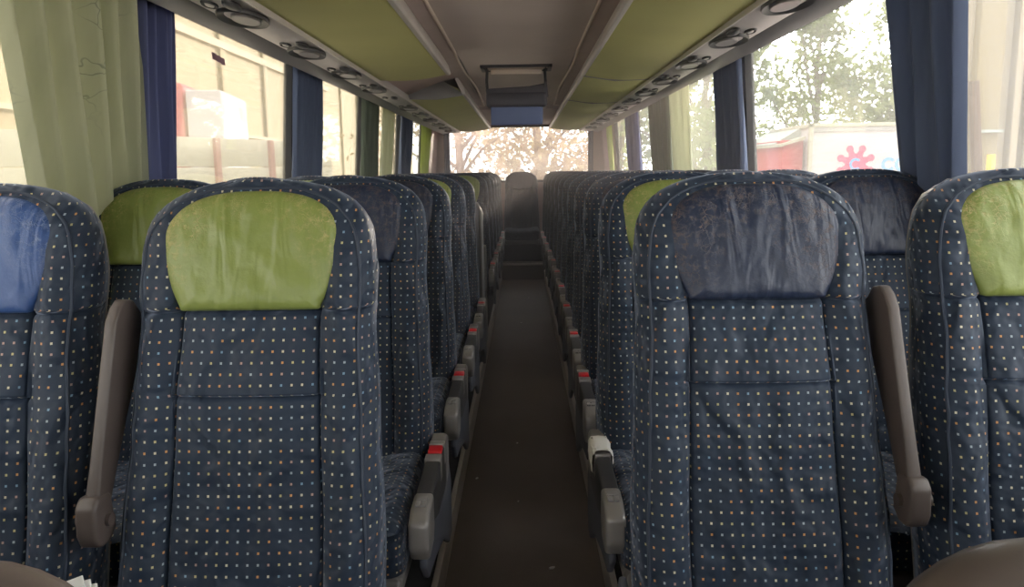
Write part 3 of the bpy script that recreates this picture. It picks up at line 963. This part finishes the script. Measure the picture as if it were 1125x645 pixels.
partition(-1.19, -.40, .62, 1.020, 'grey-brown rounded partition top in the near left corner', -1)
# stairwell partition
t = empty('stairwell_partition', (-.70, 4.95, PZ), 'dark grey partition panel behind the fifth left row at the stairwell', 'partition')
b = bmesh.new(); a_box(b, -1.22, -.285, 4.94, 4.97, PZ, 1.17, bev=.01); b.transform(Matrix.Translation(-t.location))
link('panel', mesh_of(b), M['plastic_side'], t)
b = bmesh.new(); a_tube(b, [(-.275, 4.955, PZ), (-.275, 4.955, 1.12), (-.30, 4.955, 1.17), (-.36, 4.955, 1.19), (-1.2, 4.955, 1.19)], .016, 10); b.transform(Matrix.Translation(-t.location))
link('handrail', mesh_of(b), M['plastic_mid'], t)
b = bmesh.new(); a_prism(b, [(4.97, PZ), (5.42, PZ), (5.40, .55), (5.20, .98), (4.97, 1.05)], 0, -.30, -.28, bev=.006); b.transform(Matrix.Translation(-t.location))
link('side_panel', mesh_of(b), M['plastic_side'], t)
b = bmesh.new(); a_prism(b, [(5.45, PZ), (5.75, PZ), (5.75, .80), (5.70, .84), (5.50, .84), (5.45, .80)], 0, -.315, -.28, bev=.006)
tag(link('stair_bin', mesh_of(b), M['plastic_mid']), 'grey bin beside the stairwell on the left edge of the aisle', 'bin')

# ------------------------------------------------------------------ small things
def scrap(x, y, z, w, label, rz, thick_=.004, name='paper_scrap', mat=None):
    bm = bmesh.new(); rr = random.Random(int(x*1000+y*10))
    n = 7; pts = [(w*rr.uniform(.6, 1)*cos(2*pi*k/n), w*.6*rr.uniform(.6, 1)*sin(2*pi*k/n)) for k in range(n)]
    a_prism(bm, pts, 2, 0, thick_)
    o = link(name, mesh_of(bm, smooth=False), mat or M['white'], loc=(x, y, z)); o.rotation_euler = (0, 0, rz)
    tag(o, label, 'litter', 'litter on the aisle floor')
scrap(.085, 2.50, .0005, .014, 'largest white paper scrap on the near aisle floor', .5)
scrap(-.035, 3.05, .0005, .006, 'tiny white crumb left of the middle on the near aisle floor', 1)
scrap(-.045, 3.75, .0005, .008, 'pale crumb in the middle distance of the aisle floor', 1)
scrap(-.225, 3.30, .0005, .010, 'pale crumb at the left edge of the aisle floor', 1)
scrap(-.03, 6.9, .0005, .018, 'white crumb far down the aisle floor', 1)
scrap(.05, 8.3, .0005, .016, 'white crumb near the rear step', 1)
# white papers tucked between the two near left seats
b = bmesh.new()
for k in range(3):
    a_box(b, -.018, .018, -.05+.006*k, -.046+.006*k, 0, .08-.008*k, bev=.001, M=Matrix.Rotation(R(-18), 4, 'X') @ Matrix.Rotation(R(6*k-20), 4, 'Y'))
o = link('paper_bundle', mesh_of(b, smooth=False), M['white'], loc=(-.735, 1.20, .63))
tag(o, 'white folded papers stuck between the two nearest left seats', 'papers')
# sticker on the left window
b = bmesh.new()
zz = 1.85; xx = wall_x(zz, -1)-.028
yc = 3.22
for (dy0, dy1, dz) in ((-.065, -.02, .004), (-.02, .02, 0), (.02, .065, -.004)):
    a_prism(b, [(xx+.002, zz-.014+dz), (xx, zz+.014+dz), (xx-.0015, zz+.014+dz), (xx+.0005, zz-.014+dz)], 1, yc+dy0, yc+dy1)
tag(link('window_sticker', mesh_of(b, smooth=False), plain('sticker_violet', (.30, .17, .22), .5)), 'small dark violet sticker high on the second left window', 'sticker')

# ------------------------------------------------------------------ outside
GZ = -1.25
M['ground'] = plain('yard_ground', (.55, .50, .46), .9, var=.25, scale=.5)
bm = bmesh.new(); a_box(bm, -60, 60, -40, 90, GZ-.1, GZ)
tag(link('ground', mesh_of(bm, smooth=False), M['ground']), kind='structure')

M['beige_wall'] = plain('beige_render', (.22, .175, .10), .9, var=.1, scale=.8)
M['concrete_r'] = plain('pale_concrete', (.31, .26, .185), .9, var=.14, scale=1.2)
M['cream_side'] = plain('cream_panel', (.38, .36, .28), .6, var=.06)
M['red_post'] = plain('red_brown_post', (.25, .09, .08), .6)
M['red_body'] = plain('red_body', (.40, .05, .06), .5)
M['pink_logo'] = plain('pink_logo', (.62, .06, .15), .5, var=.03)
M['blue_logo'] = plain('blue_logo', (.12, .33, .62), .5, var=.03)
M['white_body'] = plain('white_body', (.48, .44, .45), .5, var=.05)
M['roof_grey'] = plain('roof_grey', (.30, .33, .30), .7)

# cream slatted fence on the left
t = empty('yard_fence', (-5.5, 9.0, GZ), 'cream panelled yard fence with red-brown posts outside the left windows', 'fence')
fdir = Vector((-.9, -2.0, 0)).normalized(); fn = Vector((fdir.y, -fdir.x, 0))
f0 = Vector((-3.1, 12.5, 0))
ang = atan2(fdir.y, fdir.x)
MF = Matrix.Translation(-t.location) @ Matrix.Translation(f0) @ Matrix.Rotation(ang, 4, 'Z')
b = bmesh.new()
for k in range(8):
    z0 = GZ+.05+k*.385
    a_box(b, 0, 12, -.03, .03, z0, z0+.375, bev=.006, M=MF)
link('panel', mesh_of(b), M['cream_side'], t)
for xq in (.45, 1.41, 2.43, 3.6, 4.9, 7.2, 9.5):
    b = bmesh.new(); a_box(b, xq-.045, xq+.045, -.08, .08, GZ, GZ+3.12, bev=.01, M=MF)
    link('post', mesh_of(b), M['red_post'], t)
# tall beige building on the left
t = empty('beige_building', (-10.5, 14, GZ), 'tall beige building behind the cream fence on the left', 'building')
def B(b, nm, mt, T=t, **k):
    b.transform(Matrix.Translation(-T.location)); return link(nm, mesh_of(b, **k), mt, T)
b = bmesh.new(); a_box(b, -13, -8.5, -2, 60, GZ, 9); B(b, 'wall', M['beige_wall'], smooth=False)
for k in range(16):
    b = bmesh.new(); a_box(b, -8.5, -8.42, 0.5+k*3.6, .9+k*3.6, GZ, 9, bev=.02); B(b, 'pilaster', M['beige_wall'])
b = bmesh.new(); a_box(b, -8.5, -8.38, -2, 34, 4.9, 5.1); a_box(b, -8.5, -8.38, -2, 34, 2.5, 2.6); B(b, 'band', M['concrete_r'])
# red and white body added behind the fence for reflections in the left glass
t2 = empty('reflection_body', (-5.6, 13.6, GZ), 'red and white body added behind the cream fence for window reflections', 'reflection stand-in', rz=0)
def rot(b, T, a): b.transform(Matrix.Rotation(a, 4, 'Z')); return b
b = bmesh.new(); a_box(b, -.75, -.02, -1, 1, 1.0, 4.12, bev=.06, seg=3); link('cab', mesh_of(rot(b, t2, .15)), M['red_body'], t2)
b = bmesh.new(); a_box(b, .02, .58, -1, 1, 1.0, 4.0, bev=.03); link('box_body', mesh_of(rot(b, t2, .15)), M['white_body'], t2)
b = bmesh.new(); a_box(b, -.7, .55, -.9, .9, .5, 1.0, bev=.02); link('chassis', mesh_of(rot(b, t2, .15)), M['plastic_dark'], t2)
for (wx, wy) in ((-.6, -.6), (.45, -.6), (-.6, .6), (.45, .6)):
    b = bmesh.new(); a_tube(b, [(wx-.12, wy, .45), (wx+.12, wy, .45)], .45, 24); link('wheel', mesh_of(b), M['rubber'], t2)

# pale concrete building at the near right
t = empty('concrete_building', (6.4, 6.8, GZ), 'pale concrete panel building at the far right of the view', 'building')
b = bmesh.new(); a_box(b, 3.48, 9.5, 6.2, 6.9, GZ, 7); B(b, 'wall', M['concrete_r'], T=t, smooth=False)
for (x0, x1, yy, mt) in ((3.50, 3.70, 6.12, 'beige_wall'), (3.80, 3.86, 6.12, 'concrete_r'), (4.02, 4.10, 6.08, 'cream_side'), (4.30, 4.36, 6.1, 'beige_wall')):
    b = bmesh.new(); a_box(b, x0, x1, yy, 6.22, GZ, 7, bev=.01); B(b, 'pilaster', M[mt], T=t)
b = bmesh.new(); a_tube(b, [(3.94, 6.10, GZ), (3.94, 6.10, 7)], .045, 12)
for zz in (.9, 2.1, 3.3): a_tube(b, [(3.94, 6.10, zz), (3.94, 6.10, zz+.05)], .058, 12)
B(b, 'drainpipe', M['cream_side'], T=t)
b = bmesh.new()
for (x0, x1, zz) in ((3.50, 3.70, 1.62), (4.02, 4.3, 1.95), (4.02, 4.3, .95), (4.36, 4.9, 1.9), (4.36, 4.9, 2.9)):
    a_box(b, x0, x1, 6.05, 6.2, zz, zz+.02)
B(b, 'joint', M['roof_grey'], T=t)
b = bmesh.new(); a_tube(b, [(3.48, 5.8, GZ), (3.50, 5.85, 1.45)], .03, 10)
tag(link('yellow_post', mesh_of(b), plain('yellow_paint', (.75, .50, .05), .5)), 'thin yellow post in front of the concrete building at the right', 'post')
b = bmesh.new(); a_tube(b, [(3.60, 5.75, GZ), (3.50, 5.95, 1.0), (3.44, 6.05, 2.0)], .04, 8)
tag(link('rusty_plank', mesh_of(b), plain('rusty_wood', (.10, .06, .04), .8)), 'rusty brown plank leaning on the concrete building at the right', 'plank')

# white box truck with emblem
TY = 14.0
t = empty('box_truck', (7.4, TY+1.2, GZ), 'white box truck with a pink splash emblem outside the right window', 'truck')
def T_(b, nm, mt, **k):
    b.transform(Matrix.Translation(-t.location)); return link(nm, mesh_of(b, **k), mt, t)
bx0, bx1, bz0, bz1 = 5.12, 10.6, GZ+1.0, 2.14
b = bmesh.new(); a_box(b, bx0+.04, bx1-.04, TY, TY+2.3, bz0, bz1-.06, bev=.02); body = T_(b, 'box_body', M['white_body'])
b = bmesh.new()
a_box(b, bx0, bx1, TY-.03, TY+2.33, bz1-.07, bz1, bev=.01); a_box(b, bx0, bx1, TY-.03, TY+.05, bz0-.03, bz0+.06, bev=.01)
a_box(b, bx0, bx0+.07, TY-.03, TY+.05, bz0, bz1, bev=.01); a_box(b, bx1-.07, bx1, TY-.03, TY+.05, bz0, bz1, bev=.01)
T_(b, 'edge_trim', M['cream_side'])
b = bmesh.new(); a_box(b, bx0+.07, bx1-.07, TY-.02, TY+.02, bz1-.15, bz1-.08); T_(b, 'top_band', M['plastic_grey'])
b = bmesh.new(); a_box(b, bx0+.2, bx1+1.6, TY+.3, TY+2.0, GZ+.6, GZ+1.0, bev=.02); T_(b, 'chassis', M['plastic_dark'])
b = bmesh.new(); a_prism(b, [(bx1+.1, GZ+.6), (bx1+1.9, GZ+.6), (bx1+1.9, GZ+1.5), (bx1+1.5, GZ+2.5), (bx1+.1, GZ+2.6)], 1, TY+.1, TY+2.2, bev=.06, seg=3); T_(b, 'cab', M['white_body'])
for wx in (bx0+1.3, bx1+1.0):
    for wy in (TY+.25, TY+2.0):
        b = bmesh.new(); a_tube(b, [(wx, wy-.14, GZ+.45), (wx, wy+.14, GZ+.45)], .45, 24); T_(b, 'wheel', M['rubber'])
# emblem: splash with eight round-ended arms
ex, ez = 5.97, 1.41
def emblem(ex, ez, k, y):
    b = bmesh.new()
    n = 160; pts = []
    for i in range(n):
        a = 2*pi*i/n
        c = cos(8*(a-pi/8))
        pts.append((a, c))
    # central disc plus arms with bulbs, as overlapping flat plates
    a_tube(b, [(ex, y, ez), (ex, y-.004, ez)], .30*k, 40)
    for i in range(8):
        a = 2*pi*(i+.5)/8
        dx, dz = cos(a), sin(a)
        px, pz = ex+dx*.47*k, ez+dz*.47*k
        a_tube(b, [(px, y-.0005, pz), (px, y-.0045, pz)], .105*k, 24)
        q = Vector((-dz, 0, dx))*.062*k
        p0 = Vector((ex+dx*.22*k, 0, ez+dz*.22*k)); p1 = Vector((px, 0, pz))
        vs = []
        for yy in (y-.001, y-.0035):
            vs.append([b.verts.new((v.x, yy, v.z)) for v in (p0-q*1.7, p1-q, p1+q, p0+q*1.7)])
        b.faces.new(vs[0]); b.faces.new(vs[1][::-1])
        for j in range(4): b.faces.new((vs[0][j], vs[0][(j+1) % 4], vs[1][(j+1) % 4], vs[1][j]))
    return b
T_(emblem(ex, ez, .62, TY-.004), 'splash_emblem', M['pink_logo'], smooth=False)
def letter_c(b, cx, cz, r, w, y, gap=.75):
    n = 26; ri, ro = r-w/2, r+w/2; vs = []
    for i in range(n+1):
        a = gap+(2*pi-2*gap)*i/n
        vs.append([b.verts.new((cx+q*cos(a), yy, cz+q*sin(a))) for yy in (y, y-.004) for q in (ri, ro)])
    for p, q in zip(vs, vs[1:]):
        for (i, j) in ((0, 1), (1, 3), (3, 2), (2, 0)):
            b.faces.new((p[i], p[j], q[j], q[i]))
b = bmesh.new(); letter_c(b, ex, ez, .088, .045, TY-.010); T_(b, 'letter', M['blue_logo'], smooth=False)
for q in (0, .235):
    b = bmesh.new(); letter_c(b, 6.56+q, 1.40, .10, .055, TY-.006, .6); T_(b, 'letter', M['blue_logo'], smooth=False)
# red low store with grey sloping roof
t = empty('red_shed', (4.9, 15.2, GZ), 'small red shed with grey roof left of the white truck', 'shed')
b = bmesh.new(); a_box(b, 4.72, 5.10, 14.2, 15.8, GZ, 1.86, bev=.01); B(b, 'wall', M['red_body'], T=t)
b = bmesh.new(); a_prism(b, [(4.66, 1.74), (5.10, 1.87), (5.10, 1.92), (4.66, 1.79)], 1, 14.1, 15.9); B(b, 'roof_edge', M['cream_side'], T=t)
b = bmesh.new(); a_prism(b, [(4.66, 1.80), (5.16, 1.93), (5.16, 2.10)], 1, 14.5, 16.5); B(b, 'roof', M['roof_grey'], T=t)

# ------------------------------------------------------------------ trees
def leaf_mat(name, c1, c2):
    t = NT(name)
    oi = t.n('ShaderNodeNewGeometry')
    c = t.mix(oi.outputs['Random Per Island'], C4(*c1), C4(*c2))
    d = t.n('ShaderNodeBsdfDiffuse', ins={'Color': c}); tl = t.n('ShaderNodeBsdfTranslucent', ins={'Color': c})
    return t.done(t.n('ShaderNodeMixShader', ins={0: .5, 1: d.outputs[0], 2: tl.outputs[0]}))
M['leaf'] = leaf_mat('tree_leaf', (.13, .17, .06), (.24, .29, .11))
M['leaf_glare'] = leaf_mat('tree_leaf_glare', (.21, .15, .09), (.30, .25, .12))  # rear trees: pinkish backlight glare painted into the leaf colour
M['bark'] = plain('tree_bark', (.13, .10, .08), .9, var=.3, scale=8)

def crown_mesh(seed, n, h, rad, leaf, base=.18):
    rr = random.Random(seed)
    cl = []
    for _ in range(90):
        z = h*(base+(1-base)*rr.random())
        k = sin(pi*min(1, max(0, (z/h-base*.5)/(1-base*.5)))**.75)
        r = rad*max(.2, k)*sqrt(rr.random())
        a = rr.uniform(0, 2*pi)
        cl.append((r*cos(a), r*sin(a), z, rr.uniform(.35, .95)*rad*.36))
    vs, fs = [], []
    for i in range(n):
        cx, cy, cz, cr = cl[rr.randrange(len(cl))]
        u, v, w = rr.gauss(0, .55), rr.gauss(0, .55), rr.gauss(0, .45)
        p = Vector((cx+u*cr, cy+v*cr, cz+w*cr))
        d1 = Vector((rr.gauss(0, 1), rr.gauss(0, 1), rr.gauss(0, 1))).normalized()
        d2 = d1.cross(Vector((rr.gauss(0, 1), rr.gauss(0, 1), rr.gauss(0, 1)))).normalized()
        L = leaf*rr.uniform(.6, 1.25)
        k = len(vs)
        vs += [p-d1*L, p+d2*L*.5, p+d1*L, p-d2*L*.5]
        fs.append((k, k+1, k+2, k+3))
    me = bpy.data.meshes.new('crown'); me.from_pydata([tuple(v) for v in vs], [], fs)
    return me, cl
def trunk_mesh(seed, h, cl):
    rr = random.Random(seed); bm = bmesh.new()
    pts = [(0, 0, 0)]; 
    for k in range(1, 7): pts.append((rr.uniform(-.15, .15)*k*.3, rr.uniform(-.15, .15)*k*.3, h*.9*k/6))
    a_tube(bm, pts, [.20*(1-.13*k) for k in range(7)], 10)
    for c in cl[:22]:
        b0 = Vector((0, 0, max(.8, c[2]*.62)))
        i = min(6, max(0, int(b0.z/(h*.9)*6))); b0 = Vector((pts[i][0], pts[i][1], b0.z))
        m = b0.lerp(Vector(c[:3]), .5)+Vector((rr.uniform(-.2, .2), rr.uniform(-.2, .2), .15))
        a_tube(bm, [b0, m, Vector(c[:3])], [.07, .045, .015], 6)
    return mesh_of(bm, 'trunk')
TM = []
for sd, h, rad in ((11, 9.5, 3.1), (12, 8.0, 2.7), (13, 10.5, 3.3)):
    cm, cl = crown_mesh(sd, 9000, h, rad, .135, .05)
    cm2, cl2 = crown_mesh(sd, 5200, h, rad*1.05, .115, .02)
    TM.append((cm, cm2, trunk_mesh(sd, h, cl)))
def tree(x, y, kind, s, rz, glare_tint, label):
    t = empty('yard_tree', (x, y, GZ), label, 'tree', 'trees around the yard', rz)
    t.scale = (s, s, s)
    link('crown', TM[kind][1 if glare_tint else 0], M['leaf_glare'] if glare_tint else M['leaf'], t)
    link('trunk', TM[kind][2], M['bark'], t)
tree(-1.9, 23, 0, .85, 0, True, 'leafy backlit tree at the left of the rear window')
tree(.5, 27, 1, 1.1, 1.2, True, 'leafy backlit tree in the middle of the rear window')
tree(3.0, 24, 2, .8, 2.1, True, 'leafy backlit tree at the right of the rear window')
tree(5.0, 21, 1, .95, .4, False, 'green tree seen past the third right curtain')
tree(7.8, 21, 0, .72, 3.0, False, 'low green tree directly behind the red shed, under the sun glare')
tree(10.6, 21.5, 2, .8, 1.9, False, 'green tree behind the white truck, just right of the sun glare')
tree(11.6, 19.5, 1, 1.05, .9, False, 'green tree at the right behind the white truck')
tree(14.5, 24, 2, 1.0, 4.0, False, 'tall green tree beyond the right end of the white truck')

# ------------------------------------------------------------------ light
SUN_AZ, SUN_EL = 20.2, 8.3
sd = Vector((sin(R(SUN_AZ))*cos(R(SUN_EL)), cos(R(SUN_AZ))*cos(R(SUN_EL)), sin(R(SUN_EL))))
w = bpy.data.worlds.new('sky'); sc.world = w; w.use_nodes = True
nt = w.node_tree; nt.nodes.clear()
out = nt.nodes.new('ShaderNodeOutputWorld'); bg = nt.nodes.new('ShaderNodeBackground')
tc = nt.nodes.new('ShaderNodeTexCoord')
dp = nt.nodes.new('ShaderNodeVectorMath'); dp.operation = 'DOT_PRODUCT'; dp.inputs[1].default_value = sd
nt.links.new(tc.outputs['Generated'], dp.inputs[0])
def wm(op, a, b):
    x = nt.nodes.new('ShaderNodeMath'); x.operation = op
    for i, v in enumerate((a, b)):
        if isinstance(v, bpy.types.NodeSocket): nt.links.new(v, x.inputs[i])
        else: x.inputs[i].default_value = v
    return x.outputs[0]
cl0 = wm('MAXIMUM', dp.outputs['Value'], 0.0)
glow = wm('ADD', wm('MULTIPLY', wm('POWER', cl0, 90.0), 4.0), wm('MULTIPLY', wm('POWER', cl0, 1500.0), 60.0))
st = wm('ADD', glow, 1.0)
nt.links.new(st, bg.inputs['Strength'])
bg.inputs['Color'].default_value = (.97, .98, 1.0, 1)
nt.links.new(bg.outputs[0], out.inputs[0])
SKY = 5.6
nt.links.new(wm('MULTIPLY', st, SKY), bg.inputs['Strength'])
sl = bpy.data.lights.new('sun', 'SUN'); sl.energy = 22; sl.angle = R(1.2); sl.color = (1, .84, .70)
so = bpy.data.objects.new('sun', sl); COL.objects.link(so)
so.rotation_euler = sd.to_track_quat('Z', 'Y').to_euler()

# thin scattering volume added inside the coach in place of veiling glare
HAZE = .05
if HAZE:
    bm = bmesh.new(); a_box(bm, -1.14, 1.08, 2.2, 11.1, .25, 1.88)
    hm = bpy.data.materials.new('glare_haze'); hm.use_nodes = True; t_ = hm.node_tree; t_.nodes.clear()
    o_ = t_.nodes.new('ShaderNodeOutputMaterial'); v_ = t_.nodes.new('ShaderNodeVolumeScatter')
    v_.inputs['Color'].default_value = (1, .90, .88, 1); v_.inputs['Density'].default_value = HAZE; v_.inputs['Anisotropy'].default_value = .45
    t_.links.new(v_.outputs[0], o_.inputs['Volume'])
    tag(link('glare_haze', mesh_of(bm, smooth=False), hm), 'thin haze added for the veiling glare in the coach interior', 'haze', kind='stuff')

# ------------------------------------------------------------------ camera
cam = bpy.data.cameras.new('camera'); cam.sensor_width = 36; cam.lens = 840/1125*36; cam.clip_start = .02; cam.clip_end = 300
co = bpy.data.objects.new('camera', cam); COL.objects.link(co); sc.camera = co
p, yw, ro = math.atan(134.5/840), math.atan(13.5/840), R(.85)
f = Vector((-sin(yw)*cos(p), cos(yw)*cos(p), -sin(p)))
r0 = Vector((cos(yw), sin(yw), 0)); u0 = r0.cross(f)
r = r0*cos(ro)-u0*sin(ro); u = u0*cos(ro)+r0*sin(ro)
mt = Matrix((r, u, -f)).transposed().to_4x4(); mt.translation = Vector((0, 0, CZ))
co.matrix_world = mt
sc.view_settings.view_transform = 'Standard'; sc.view_settings.look = 'None'
sc.view_settings.gamma = 1; sc.view_settings.use_curve_mapping = False
sc.view_settings.exposure = 0.0
